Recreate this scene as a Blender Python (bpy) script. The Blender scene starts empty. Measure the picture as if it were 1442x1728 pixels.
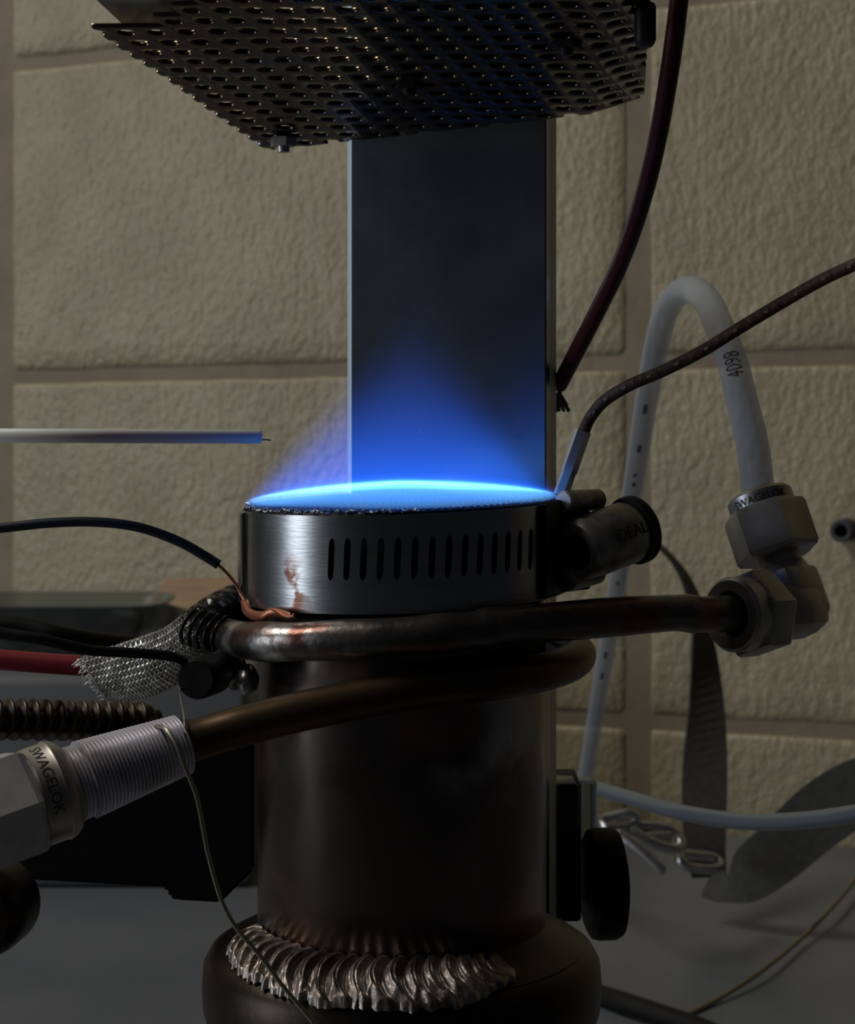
import bpy, bmesh, math, random
from mathutils import Vector, Matrix, noise
random.seed(7)
C = bpy.context.scene.collection
S = bpy.context.scene

# ---------------------------------------------------------------- camera, world, lights, exposure
# All measures below are centimetres from the camera's eye (x right, y away, z up); W() turns them into metres.
EYE = 1.153                     # eye height above the floor, bench top is 25 cm lower
F = 3300.0                      # focal length in pixels of the 1442 px wide frame
def W(p): return Vector((p[0]*.01, p[1]*.01, p[2]*.01 + EYE))
def P(px, py, Y):               # photograph position at depth Y -> cm
    return Vector(((px-721)*Y/F, Y, (640-py)*Y/F))
cd = bpy.data.cameras.new('camera'); cam = bpy.data.objects.new('camera', cd); C.objects.link(cam)
cam.location = (0, 0, EYE); cam.rotation_euler = (math.pi/2, 0, 0)
cd.sensor_fit = 'HORIZONTAL'; cd.sensor_width = 36; cd.lens = F/1442*36
cd.shift_y = -(864-640)/1442
cd.clip_start = .01; cd.clip_end = 50
cd.dof.use_dof = True; cd.dof.focus_distance = .335; cd.dof.aperture_fstop = 75
S.camera = cam
wd = bpy.data.worlds.new('world'); S.world = wd; wd.use_nodes = True
wd.node_tree.nodes['Background'].inputs[0].default_value = (.75, .85, 1, 1)
wd.node_tree.nodes['Background'].inputs[1].default_value = .012
def area(name, loc, target, sx, sy, power, col):
    l = bpy.data.lights.new(name, 'AREA'); l.shape = 'RECTANGLE'; l.size = sx*.01; l.size_y = sy*.01
    l.energy = power; l.color = col
    o = bpy.data.objects.new(name, l); C.objects.link(o)
    a, b = W(loc), W(target); o.location = a
    o.rotation_euler = (b-a).to_track_quat('-Z', 'Y').to_euler()
area('ceiling_lamp', (-150, 42, 185), (0, 85, 0), 80, 80, 20, (1, .94, .84))
area('window_light', (-235, -15, 25), (0, 40, -5), 60, 120, 13, (.86, .93, 1))
S.view_settings.view_transform = 'Standard'; S.view_settings.look = 'None'
S.view_settings.gamma = 1; S.view_settings.use_curve_mapping = False
S.view_settings.exposure = 0.0

# ---------------------------------------------------------------- materials
def mat(name, col, rough=.5, metal=0, noise_col=None, nscale=60, nlo=.4, nhi=.6, bump=0, bscale=200, bdist=.0005,
        stretch=None, col3=None, n3scale=30, n3lo=.55, n3hi=.65, spec=.5, rvar=0, trans=0, ior=1.45, alpha=1, sss=0, coat=0, mask=None):
    m = bpy.data.materials.new(name); m.use_nodes = True
    nt = m.node_tree; N = nt.nodes; L = nt.links
    b = N['Principled BSDF']
    b.inputs['Base Color'].default_value = (*col, 1); b.inputs['Roughness'].default_value = rough
    b.inputs['Metallic'].default_value = metal; b.inputs['Specular IOR Level'].default_value = spec
    b.inputs['Transmission Weight'].default_value = trans; b.inputs['IOR'].default_value = ior
    b.inputs['Alpha'].default_value = alpha; b.inputs['Subsurface Weight'].default_value = sss
    b.inputs['Subsurface Scale'].default_value = .002; b.inputs['Coat Weight'].default_value = coat
    g = N.new('ShaderNodeNewGeometry'); src = g.outputs['Position']
    if stretch:
        mp = N.new('ShaderNodeMapping'); mp.inputs['Scale'].default_value = stretch
        L.new(src, mp.inputs['Vector']); src = mp.outputs[0]
    def nz(scale, detail=4):
        n = N.new('ShaderNodeTexNoise'); n.inputs['Scale'].default_value = scale; n.inputs['Detail'].default_value = detail
        L.new(src, n.inputs['Vector']); return n.outputs['Fac']
    def ramp(f, lo, hi):
        r = N.new('ShaderNodeMapRange'); r.inputs[1].default_value = lo; r.inputs[2].default_value = hi
        L.new(f, r.inputs[0]); return r.outputs[0]
    def mixc(f, a, bcol):
        x = N.new('ShaderNodeMix'); x.data_type = 'RGBA'; L.new(f, x.inputs[0])
        if isinstance(a, tuple): x.inputs[6].default_value = (*a, 1)
        else: L.new(a, x.inputs[6])
        x.inputs[7].default_value = (*bcol, 1); return x.outputs[2]
    cur = col
    if noise_col: cur = mixc(ramp(nz(nscale), nlo, nhi), cur, noise_col)
    if col3:
        sv = src; src = g.outputs['Position'] if mask else src
        fac = ramp(nz(n3scale, 6), n3lo, n3hi); src = sv
        if mask:                       # a stain that sits round one spot: centre (cm from the eye) and radius (cm)
            dv = N.new('ShaderNodeVectorMath'); dv.operation = 'DISTANCE'; L.new(g.outputs['Position'], dv.inputs[0])
            dv.inputs[1].default_value = (mask[0][0]*.01, mask[0][1]*.01, mask[0][2]*.01+EYE)
            rm = N.new('ShaderNodeMapRange'); rm.inputs[1].default_value = mask[1]*.01; rm.inputs[2].default_value = mask[1]*.006
            L.new(dv.outputs['Value'], rm.inputs[0])
            mu = N.new('ShaderNodeMath'); mu.operation = 'MULTIPLY'; L.new(fac, mu.inputs[0]); L.new(rm.outputs[0], mu.inputs[1]); fac = mu.outputs[0]
        cur = mixc(fac, cur, col3)
    if not isinstance(cur, tuple): L.new(cur, b.inputs['Base Color'])
    if rvar:
        r = N.new('ShaderNodeMapRange'); r.inputs[1].default_value = .3; r.inputs[2].default_value = .7
        r.inputs[3].default_value = max(0, rough-rvar); r.inputs[4].default_value = rough+rvar
        L.new(nz(nscale*1.7), r.inputs[0]); L.new(r.outputs[0], b.inputs['Roughness'])
    if bump:
        bn = N.new('ShaderNodeBump'); bn.inputs['Strength'].default_value = bump; bn.inputs['Distance'].default_value = bdist
        L.new(nz(bscale), bn.inputs['Height']); L.new(bn.outputs[0], b.inputs['Normal'])
    return m

M = {}
M['block'] = mat('cream_painted_block', (.43, .375, .245), .33, noise_col=(.37, .32, .205), nscale=25, bump=1, bscale=235, bdist=.0017, stretch=(1, 1, .7), rvar=.06)
M['mortar'] = mat('painted_mortar', (.27, .22, .15), .6, noise_col=(.235, .19, .13), nscale=30, bump=.5, bscale=120, bdist=.001)
M['floor'] = mat('dark_floor', (.12, .12, .12), .6, noise_col=(.1, .1, .1))
M['bench'] = mat('grey_laminate', (.155, .165, .185), .3, noise_col=(.13, .14, .16), nscale=12, bump=.1, bscale=400, bdist=.0002)
M['band'] = mat('brushed_steel', (.42, .43, .45), .28, 1, noise_col=(.34, .35, .37), nscale=25, stretch=(1, 1, 9), bump=.12, bscale=300, bdist=.0002, col3=(.13, .065, .05), n3scale=130, n3lo=.5, n3hi=.55, mask=((-2.55, 32.9, -3.62), .8))
M['steel'] = mat('machined_steel', (.52, .49, .45), .40, .85, noise_col=(.42, .39, .36), nscale=120, bump=.08, bscale=500, bdist=.0002, rvar=.08)
M['steel_bright'] = mat('bright_steel', (.62, .62, .64), .3, .95, noise_col=(.5, .5, .5), nscale=160, bump=.1, bscale=600, bdist=.0002)
M['nutface'] = mat('pale_nut_steel', (.62, .62, .60), .42, .5, noise_col=(.52, .52, .5), nscale=200)
M['housing'] = mat('dull_clamp_steel', (.50, .48, .44), .42, .5, noise_col=(.22, .2, .18), nscale=120, bump=.15, bscale=300, bdist=.0003)
M['soot'] = mat('sooty_steel', (.045, .042, .04), .55, .6, noise_col=(.02, .02, .02), nscale=100)
M['coil'] = mat('tarnished_copper_tube', (.13, .12, .112), .34, .88, noise_col=(.15, .07, .055), nscale=85, nlo=.5, nhi=.6, col3=(.46, .45, .44), n3scale=110, n3lo=.5, n3hi=.6, mask=((-3.0, 33.2, -4.2), 2.6), bump=.45, bscale=260, bdist=.0006, rvar=.1)
M['pipe'] = mat('brown_copper_tube', (.13, .085, .05), .4, .9, noise_col=(.09, .06, .04), nscale=60, bump=.2, bscale=260, bdist=.0003)
M['barrel'] = mat('heat_stained_copper', (.115, .095, .085), .28, .9, noise_col=(.25, .15, .115), nscale=38, nlo=.5, nhi=.62, col3=(.30, .29, .30), n3scale=60, n3lo=.46, n3hi=.56, mask=((1.0, 32.9, -5.9), 1.5), bump=.15, bscale=90, bdist=.0006, rvar=.1)
M['flange'] = mat('dark_cast_bronze', (.05, .037, .029), .4, .85, noise_col=(.032, .026, .021), nscale=50, bump=.25, bscale=200, bdist=.0005)
M['weld'] = mat('weld_metal', (.38, .33, .31), .4, .9, noise_col=(.16, .13, .11), nscale=130, nlo=.45, nhi=.6, bump=.6, bscale=500, bdist=.0005)
M['strip'] = mat('wall_reflection_beige', (.62, .58, .46), .5)  # wall's reflection on the bar side, put into the colour
M['bar'] = mat('galvanised_bar', (.22, .24, .265), .28, .95, noise_col=(.24, .26, .285), nscale=45, nlo=.4, nhi=.62, bump=.08, bscale=160, bdist=.0004, col3=(.32, .36, .42), n3scale=190, n3lo=.70, n3hi=.76, rvar=.02)
M['bar_edge'] = mat('zinc_edge_highlight', (.42, .48, .54), .5, .4)  # paler copy of the bar metal, paints the light on its edge
M['perf'] = mat('heat_tinted_steel', (.21, .165, .10), .2, .97, noise_col=(.12, .085, .07), nscale=30, nlo=.35, nhi=.65, col3=(.13, .14, .2), n3scale=25, rvar=.04)
M['screen'] = mat('screen_wire', (.26, .26, .28), .35, .9)
M['ceramic'] = mat('white_ceramic', (.88, .88, .86), .4, sss=.2)
M['poly'] = mat('milky_tube', (.42, .47, .54), .34, sss=.2, alpha=.55)
M['ink'] = mat('black_ink', (.03, .03, .035), .5)
M['engrave'] = mat('engraved_shadow', (.05, .045, .04), .5, .5)
M['red'] = mat('dark_red_rubber', (.052, .006, .008), .4, spec=.3)
M['redwire'] = mat('red_silicone', (.26, .018, .03), .45)
M['brown'] = mat('brown_cloth_cable', (.085, .05, .035), .55, noise_col=(.05, .03, .02), nscale=500, bump=.6, bscale=900, bdist=.0004)
M['fleck'] = mat('tan_fleck', (.22, .19, .11), .6)
M['blue'] = mat('navy_insulation', (.012, .018, .035), .4)
M['black'] = mat('black_plastic', (.006, .006, .006), .6, spec=.25)
M['blackg'] = mat('glossy_black_plastic', (.014, .015, .016), .2)
M['copperw'] = mat('copper_wire', (.5, .2, .13), .4, .85)
M['lead'] = mat('pale_lead_wire', (.5, .46, .33), .35, .8)
M['fray'] = mat('grey_strand', (.10, .09, .08), .5, .5)
M['rod'] = mat('oiled_screw_steel', (.10, .085, .07), .38, .85, noise_col=(.06, .05, .04), nscale=80)
M['braid'] = mat('tinned_braid', (.95, .93, .87), .32, .45, noise_col=(.6, .58, .53), nscale=300)
M['wrap'] = mat('woven_sleeve', (.74, .72, .80), .34, .4, noise_col=(.34, .29, .31), nscale=70, nlo=.5, nhi=.65)
M['hose'] = mat('grey_blue_hose', (.13, .16, .20), .2, .35, coat=.5)
M['web'] = mat('grey_webbing', (.055, .053, .047), .85, noise_col=(.042, .042, .038), nscale=300, bump=.5, bscale=700, bdist=.0004)
M['card'] = mat('tan_wood_board', (.42, .29, .19), .7, noise_col=(.34, .22, .14), nscale=30, stretch=(1, 6, 6))
M['clear'] = mat('clear_plastic', (.42, .46, .46), .14, trans=.9, ior=1.3)
M['box'] = mat('pale_grey_enamel', (.17, .175, .19), .45)
M['goldw'] = mat('tan_insulated_wire', (.17, .13, .07), .45)
M['grommet'] = mat('grey_grommet', (.075, .075, .09), .5)
M['cloth'] = mat('charcoal_cloth', (.06, .055, .045), .8)

# ---------------------------------------------------------------- building helpers
def tag(o, label=None, cat=None, group=None, kind=None):
    if label: o['label'] = label
    if cat: o['category'] = cat
    if group: o['group'] = group
    if kind: o['kind'] = kind
    return o
def thing(name, label, cat, base, group=None):
    o = bpy.data.objects.new(name, None); C.objects.link(o); o.location = W(base); o.empty_display_size = .01
    return tag(o, label, cat, group)
def root_loc(o):
    v = Vector((0, 0, 0))
    while o is not None: v += o.location; o = o.parent
    return v
def obj(name, bm, m, parent=None, smooth=True, mods=None, label=None, kind=None, angle=35):
    """bm in cm from the eye -> one mesh object, smooth by angle."""
    for v in bm.verts: v.co = W(v.co)
    if parent is None:
        xs = [v.co for v in bm.verts]
        off = Vector(((min(v.x for v in xs)+max(v.x for v in xs))/2, (min(v.y for v in xs)+max(v.y for v in xs))/2, min(v.z for v in xs)))
    else: off = root_loc(parent)
    for v in bm.verts: v.co -= off
    if smooth:
        for f in bm.faces: f.smooth = True
        ca = math.radians(angle)
        for e in bm.edges:
            if len(e.link_faces) == 2 and e.calc_face_angle(0) > ca: e.smooth = False
    me = bpy.data.meshes.new(name); bm.to_mesh(me); bm.free()
    me.materials.append(M[m] if isinstance(m, str) else m)
    o = bpy.data.objects.new(name, me); C.objects.link(o)
    if parent is None: o.location = off
    else: o.parent = parent
    for k, kw in (mods or []):
        md = o.modifiers.new(k.lower(), k)
        for a, b in kw.items(): setattr(md, a, b)
    if label: o['label'] = label
    if kind: o['kind'] = kind
    return o
def catmull(pts, n=8):
    p = [Vector(q) for q in pts]; p = [2*p[0]-p[1]] + p + [2*p[-1]-p[-2]]
    out = []
    for i in range(1, len(p)-2):
        for k in range(n):
            t = k/n
            out.append(.5*((2*p[i]) + (p[i+1]-p[i-1])*t + (2*p[i-1]-5*p[i]+4*p[i+1]-p[i+2])*t*t + (3*p[i]-p[i-1]-3*p[i+1]+p[i+2])*t**3))
    out.append(p[-2]); return out
def frames(path):
    T = []
    for i in range(len(path)):
        a = path[max(0, i-1)]; b = path[min(len(path)-1, i+1)]; T.append((b-a).normalized())
    u = T[0].orthogonal().normalized(); fr = []
    for t in T:
        u = (u - t*u.dot(t)).normalized(); fr.append((u, t.cross(u)))
    return T, fr
def tube(bm, path, r, seg=14, caps=True, rf=None):
    T, fr = frames(path); rings = []
    for i, p in enumerate(path):
        rr = rf(i/(len(path)-1)) if rf else r
        u, v = fr[i]
        rings.append([bm.verts.new(p + rr*(math.cos(2*math.pi*k/seg)*u + math.sin(2*math.pi*k/seg)*v)) for k in range(seg)])
    for a, b in zip(rings, rings[1:]):
        for k in range(seg): bm.faces.new((a[k], a[(k+1) % seg], b[(k+1) % seg], b[k]))
    if caps: bm.faces.new(rings[0][::-1]); bm.faces.new(rings[-1])
    return bm
def basis(axis, ref=None):
    a = Vector(axis).normalized()
    u = (Vector(ref) - a*Vector(ref).dot(a)).normalized() if ref is not None else a.orthogonal().normalized()
    return a, u, a.cross(u)
def lathe(bm, O, axis, prof, seg=48, ref=None, nside=None, closed=False):
    """prof: (radius, distance along axis). nside=6 makes hexagonal sections where the radius is negative (flagged)."""
    O = Vector(O); a, u, v = basis(axis, ref); rings = []
    for r, h in prof:
        ring = []
        for k in range(seg):
            th = 2*math.pi*k/seg; rr = r
            if r < 0:
                rr = -r; q = (th % (math.pi/3)) - math.pi/6; rr = rr*math.cos(math.pi/6)/math.cos(q)
            ring.append(bm.verts.new(O + a*h + rr*(math.cos(th)*u + math.sin(th)*v)))
        rings.append(ring)
    if closed: rings.append(rings[0])
    for x, y in zip(rings, rings[1:]):
        for k in range(seg): bm.faces.new((x[k], x[(k+1) % seg], y[(k+1) % seg], y[k]))
    if not closed:
        if prof[0][0] != 0: bm.faces.new(rings[0][::-1])
        if prof[-1][0] != 0: bm.faces.new(rings[-1])
    bmesh.ops.remove_doubles(bm, verts=bm.verts, dist=1e-5)
    return bm
def box(bm, c, sz, ax=None, bev=0):
    """c centre, sz full sizes, ax three unit axes."""
    ax = [Vector(a) for a in ax] if ax else [Vector((1, 0, 0)), Vector((0, 1, 0)), Vector((0, 0, 1))]
    b2 = bmesh.new(); bmesh.ops.create_cube(b2, size=1)
    for v in b2.verts: v.co = Vector((v.co.x*sz[0], v.co.y*sz[1], v.co.z*sz[2]))
    if bev: bmesh.ops.bevel(b2, geom=b2.edges[:], offset=bev, segments=2, affect='EDGES', profile=.5)
    c = Vector(c); mp = {}
    for v in b2.verts: mp[v] = bm.verts.new(c + ax[0]*v.co.x + ax[1]*v.co.y + ax[2]*v.co.z)
    for f in b2.faces: bm.faces.new([mp[v] for v in f.verts])
    b2.free(); return bm
def ribbon(bm, pts, n=8, thick=.12):
    """pts: (centre, half-width vector)"""
    cs = catmull([p for p, w in pts], n); ws = catmull([w for p, w in pts], n)
    T, fr = frames(cs); rows = []
    for c, w, t in zip(cs, ws, T):
        nn = t.cross(w).normalized()*thick/2
        rows.append([bm.verts.new(c-w-nn), bm.verts.new(c+w-nn), bm.verts.new(c+w+nn), bm.verts.new(c-w+nn)])
    for a, b in zip(rows, rows[1:]):
        for k in range(4): bm.faces.new((a[k], a[(k+1) % 4], b[(k+1) % 4], b[k]))
    bm.faces.new(rows[0][::-1]); bm.faces.new(rows[-1]); return bm
def text_bm(s, size, fn):
    """flat letters of the given cap size (cm), each vertex (x, y) sent through fn"""
    cu = bpy.data.curves.new('lettering', 'FONT'); cu.body = s; cu.size = size; cu.align_x = 'CENTER'; cu.align_y = 'CENTER'; cu.resolution_u = 3
    to = bpy.data.objects.new('lettering', cu); C.objects.link(to)
    me = bpy.data.meshes.new_from_object(to.evaluated_get(bpy.context.evaluated_depsgraph_get()))
    bm = bmesh.new(); bm.from_mesh(me)
    bmesh.ops.triangulate(bm, faces=bm.faces[:])
    bmesh.ops.subdivide_edges(bm, edges=[e for e in bm.edges if e.calc_length() > size*.2], cuts=1)
    for v in bm.verts: v.co = fn(v.co.x, v.co.y)
    bpy.data.objects.remove(to); bpy.data.curves.remove(cu); bpy.data.meshes.remove(me)
    return bm
def on_cyl(O, axis, ref, R, around):
    a, u, v = basis(axis, ref); O = Vector(O)
    if around: return lambda x, y: O + a*y + R*(math.cos(x/R)*u + math.sin(x/R)*v)
    return lambda x, y: O + a*x + R*(math.cos(y/R)*u - math.sin(y/R)*v)

# ================================================================ SETTING
TW = .427; aW = math.atan(TW)
wdir = Vector((math.cos(aW), -math.sin(aW), 0)); wout = Vector((-math.sin(aW), -math.cos(aW), 0)); wo = Vector((0, 115.4, 0))
SH = .020                                        # the courses run slightly out of level
BZ = -25.0                                       # bench top
def wallp(s, z, d=0): return wo + wdir*s + wout*d + Vector((0, 0, z + SH*s))
bm = bmesh.new()
v8 = [bm.verts.new(wo + wdir*s + wout*d + Vector((0, 0, z))) for d in (-.22, -12) for s, z in ((-190, -115.3), (230, -115.3), (230, 150), (-190, 150))]
for f in ((0, 1, 2, 3), (7, 6, 5, 4), (0, 4, 5, 1), (1, 5, 6, 2), (2, 6, 7, 3), (3, 7, 4, 0)): bm.faces.new([v8[i] for i in f])
bmesh.ops.recalc_face_normals(bm, faces=bm.faces[:])
wall = obj('wall_back', bm, 'mortar', smooth=False); tag(wall, kind='structure')
BL, BH, GV, GH = 42.9, 20.3, 1.45, .85
b2 = bmesh.new()
nu, nv = 26, 14
L_, H_ = BL-GV, BH-GH
def edge_round(t, half, neg):
    d = half-abs(t)
    if (t < 0) == neg: r = .24; return 0 if d > r else (1-math.sqrt(max(0, 1-((r-d)/r)**2)))*r
    return 0 if d > .45 else .22*((.45-d)/.45)**1.5
us = [-L_/2, -L_/2+.08, -L_/2+.2, -L_/2+.4] + [-L_/2+.4+(L_-.8)*i/nu for i in range(1, nu)] + [L_/2-.4, L_/2-.2, L_/2-.08, L_/2]
vs = [-H_/2, -H_/2+.08, -H_/2+.2, -H_/2+.4] + [-H_/2+.4+(H_-.8)*i/nv for i in range(1, nv)] + [H_/2-.4, H_/2-.2, H_/2-.08, H_/2]
g = []
for u in us:
    col = []
    for v in vs:
        eu = edge_round(u, L_/2, True)+edge_round(v, H_/2, False)
        n = noise.noise(Vector((u*.5, v*.5, 3)))*.05
        wob = .10*noise.noise(Vector((u*.35, v*.35, 9)))
        p = wdir*(u + (wob if abs(u) > L_/2-.5 else 0)) + Vector((0, 0, v + SH*u + (wob if abs(v) > H_/2-.5 else 0))) + wout*(n-eu)
        col.append(b2.verts.new(p*.01))
    g.append(col)
for i in range(len(us)-1):
    for j in range(len(vs)-1): b2.faces.new((g[i][j], g[i][j+1], g[i+1][j+1], g[i+1][j]))
rim = [g[i][0] for i in range(len(us))] + [g[-1][j] for j in range(1, len(vs))] + [g[i][-1] for i in range(len(us)-2, -1, -1)] + [g[0][j] for j in range(len(vs)-2, 0, -1)]
back = [b2.verts.new(v.co - wout*.011) for v in rim]
for i in range(len(rim)): b2.faces.new((rim[i], rim[(i+1) % len(rim)], back[(i+1) % len(rim)], back[i]))
bmesh.ops.recalc_face_normals(b2, faces=b2.faces[:])
for f in b2.faces: f.smooth = True
bme = bpy.data.meshes.new('block'); b2.to_mesh(bme); b2.free(); bme.materials.append(M['block'])
SJ, ZJ = 12.87, .95                              # a joint crossing seen in the photo
for ci in range(-4, 4):
    for ri in range(-5, 6):
        o = bpy.data.objects.new('block', bme); C.objects.link(o)
        s = SJ + (ci+.5)*BL; z = ZJ - SH*SJ + (ri+.5)*BH
        o.parent = wall
        o.location = W(wallp(s, z)) - wall.location
# grommet set in the block on the right
s0 = P(1427, 893, 105.6); nrm = wout
gr = thing('wall_grommet', 'small round grey grommet with a black hole set in the block wall', 'grommet', s0 + Vector((0, 0, -.6)))
bm = bmesh.new(); lathe(bm, s0, nrm, [(.36, -1.), (.60, -1.), (.62, 1.3), (.52, 1.42), (.36, 1.4)], closed=True); obj('ring', bm, 'grommet', gr)
bm = bmesh.new(); lathe(bm, s0, nrm, [(0, .5), (.36, .5), (.36, .7), (0, .7)]); obj('hole_plug', bm, 'black', gr)

bm = bmesh.new(); box(bm, (0, 60, -115.3-5), (600, 600, 10)); tag(obj('floor', bm, 'floor', smooth=False), kind='structure')
# bench: top whose rear edge follows the wall, on four legs
bench = thing('workbench', 'pale grey laminate workbench under the whole burner setup', 'workbench', (0, 60, -115.3))
bm = bmesh.new(); A = [wallp(-95, 0, 1.), wallp(95, 0, 1.), Vector((87, 20, 0)), Vector((-87, 20, 0))]
top = [bm.verts.new((p.x, p.y, BZ)) for p in A]; bot = [bm.verts.new((p.x, p.y, BZ-3)) for p in A]
bm.faces.new(top); bm.faces.new(bot[::-1])
for i in range(4): bm.faces.new((top[i], bot[i], bot[(i+1) % 4], top[(i+1) % 4]))
bmesh.ops.recalc_face_normals(bm, faces=bm.faces[:]); bmesh.ops.bevel(bm, geom=bm.edges[:], offset=.3, segments=2, affect='EDGES')
obj('bench_top', bm, 'bench', bench)
for x, y in ((-80, 25), (80, 25), (-80, 138), (80, 70)):
    bm = bmesh.new(); box(bm, (x, y, (BZ-3-115.3)/2), (5, 5, 115.3+BZ-3), bev=.3); obj('leg', bm, 'box', bench)

# ================================================================ BURNER
CX, CY = -.456, 35.0
TILT = .030
RZ = -2.227                                       # rim height
def rimz(x): return RZ + TILT*(x-CX)
bur = thing('gas_burner', 'heat-stained copper burner barrel with a wire screen top and welded base ring', 'burner', (CX, CY, BZ))
def ringgrid(bm, rf, zs, a0=0, a1=360, n=96, tilt=True):
    """rows of (radius, z) at each angle"""
    rows = []
    full = a1-a0 >= 360
    for i in range(n if full else n+1):
        a = math.radians(a0+(a1-a0)*i/n)
        row = []
        for r, z in zs:
            x = CX+r*math.cos(a); y = CY+r*math.sin(a)
            row.append(bm.verts.new((x, y, z + (TILT*(x-CX) if tilt else 0))))
        rows.append(row)
    k = len(rows)
    for i in range(k if full else k-1):
        for j in range(len(zs)-1): bm.faces.new((rows[i][j], rows[(i+1) % k][j], rows[(i+1) % k][j+1], rows[i][j+1]))
    return rows
bm = bmesh.new(); ringgrid(bm, None, [(2.40, -3.6), (2.56, -3.56), (2.575, -4.5), (2.575, -10.1), (2.40, -10.3)], tilt=False); obj('barrel', bm, 'barrel', bur)
bm = bmesh.new(); ringgrid(bm, None, [(2.62, -3.8), (2.74, -3.72), (2.755, RZ+.02), (2.72, RZ+.045), (2.66, RZ+.03), (2.6, -3.7)], n=120); obj('burner_head', bm, 'soot', bur)
# the wires of the screen, too fine to count one by one
bm = bmesh.new(); Rs = 2.72; pitch = .068; rw = .017
for fam, ang in ((0, math.radians(38)), (1, math.radians(128))):
    d = Vector((math.cos(ang), math.sin(ang), 0)); q = Vector((-d.y, d.x, 0)); nw = int(Rs/pitch)
    for i in range(-nw, nw+1):
        c = i*pitch
        if abs(c) >= Rs: continue
        h = math.sqrt(Rs*Rs-c*c); n = max(2, int(2*h/pitch)); ring0 = None
        for k in range(n+1):
            t = -h+2*h*k/n
            p = d*t + q*c; rr = p.length/Rs
            z = RZ+.05+.035*(1-rr*rr) + (.014 if (k+i+fam) % 2 else -.014) - (.03*(rr > .97))
            pp = Vector((CX+p.x, CY+p.y, z+TILT*p.x))
            ring = [bm.verts.new(pp+q*rw), bm.verts.new(pp+Vector((0, 0, rw))), bm.verts.new(pp-q*rw)]
            if ring0:
                for j in range(3): bm.faces.new((ring0[j], ring0[(j+1) % 3], ring[(j+1) % 3], ring[j]))
            ring0 = ring
obj('screen', bm, 'screen', bur, kind='stuff', label='fine woven wire screen')
# crimped loose edge of the screen
bm = bmesh.new()
for i in range(150):
    a = math.radians(170+random.random()*110); r = 2.68+random.random()*.10
    p = Vector((CX+r*math.cos(a), CY+r*math.sin(a), 0)); p.z = rimz(p.x)+.03
    tube(bm, [p, p+Vector((random.uniform(-.05, .05), random.uniform(-.05, .05), random.uniform(.0, .07))), p+Vector((random.uniform(-.09, .09), random.uniform(-.05, .05), random.uniform(-.02, .05)))], .013, 5)
obj('screen_edge', bm, 'steel_bright', bur, kind='stuff', label='crimped bright wire edge')
# base ring with the weld
FT = -10.03
bm = bmesh.new(); ringgrid(bm, None, [(2.50, FT+.12), (2.9, FT+.05), (3.22, FT-.02), (3.42, FT-.14), (3.53, FT-.34), (3.56, FT-.7), (3.54, FT-1.1), (3.42, FT-1.5), (3.2, FT-1.8), (2.9, FT-1.95), (2.5, FT-2.0)], tilt=False); obj('base_ring', bm, 'flange', bur)
bm = bmesh.new(); ringgrid(bm, None, [(2.56, FT+.40), (2.68, FT+.30), (2.85, FT+.19), (3.05, FT+.08), (3.25, FT-.02)], tilt=False); obj('fillet', bm, 'flange', bur)
bm = bmesh.new(); nU, nV = 620, 34; rows = []; W0, W1 = -172., -52.
for i in range(nU+1):
    deg = W0+(W1-W0)*i/nU; a = math.radians(deg)
    amp = min(1, (deg-W0)/10, (W1-deg)/22); amp = max(0, amp)
    row = []
    for j in range(nV):
        t = j/(nV-1)
        a2 = a+.02*noise.noise(Vector((a*9, t*3, 2)))
        width = (.55+.42*min(1, (deg-W0)/55)+.08*noise.noise(Vector((a*7, 3, 1)))+.10*noise.noise(Vector((a*25, 3, 1))))*(.6+.4*amp)
        r = 2.565+width*t
        prof = [(0, .40), (.25, .26), (.55, .11), (.9, -.02)]
        d_ = r-2.565; zb = .40-.46*d_-.04*d_*d_
        ph = a2*3.0/.31 + -.75*(2*t-.9)**2 + .2*noise.noise(Vector((a*5, 0, 0)))
        sw = ph % 1.0
        ridge = (math.sin(math.pi*min(1, sw*1.25)))**.6 if sw < .8 else 0
        fine = .012*math.sin(ph*2*math.pi*4)
        env = math.sin(math.pi*min(1, max(0, .06+.88*t)))**.5
        h = (.05+.13*ridge+fine)*env*amp + .05*noise.noise(Vector((math.cos(a)*r*5, math.sin(a)*r*5, 0)))*amp*t
        if j in (0, nV-1): h = -.06
        row.append(bm.verts.new((CX+r*math.cos(a2), CY+r*math.sin(a2), FT+zb+h+.01)))
    rows.append(row)
for i in range(nU):
    for j in range(nV-1): bm.faces.new((rows[i][j], rows[i+1][j], rows[i+1][j+1], rows[i][j+1]))
obj('weld_bead', bm, 'weld', bur, label='rippled silvery weld bead')
bm = bmesh.new(); lathe(bm, (CX, CY, 0), (0, 0, 1), [(2.1, FT-1.9), (2.1, BZ+1.0), (2.6, BZ+.9), (5.2, BZ+.8), (5.3, BZ+.6), (5.3, BZ), (0, BZ)][::-1]); obj('pedestal', bm, 'flange', bur)

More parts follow.
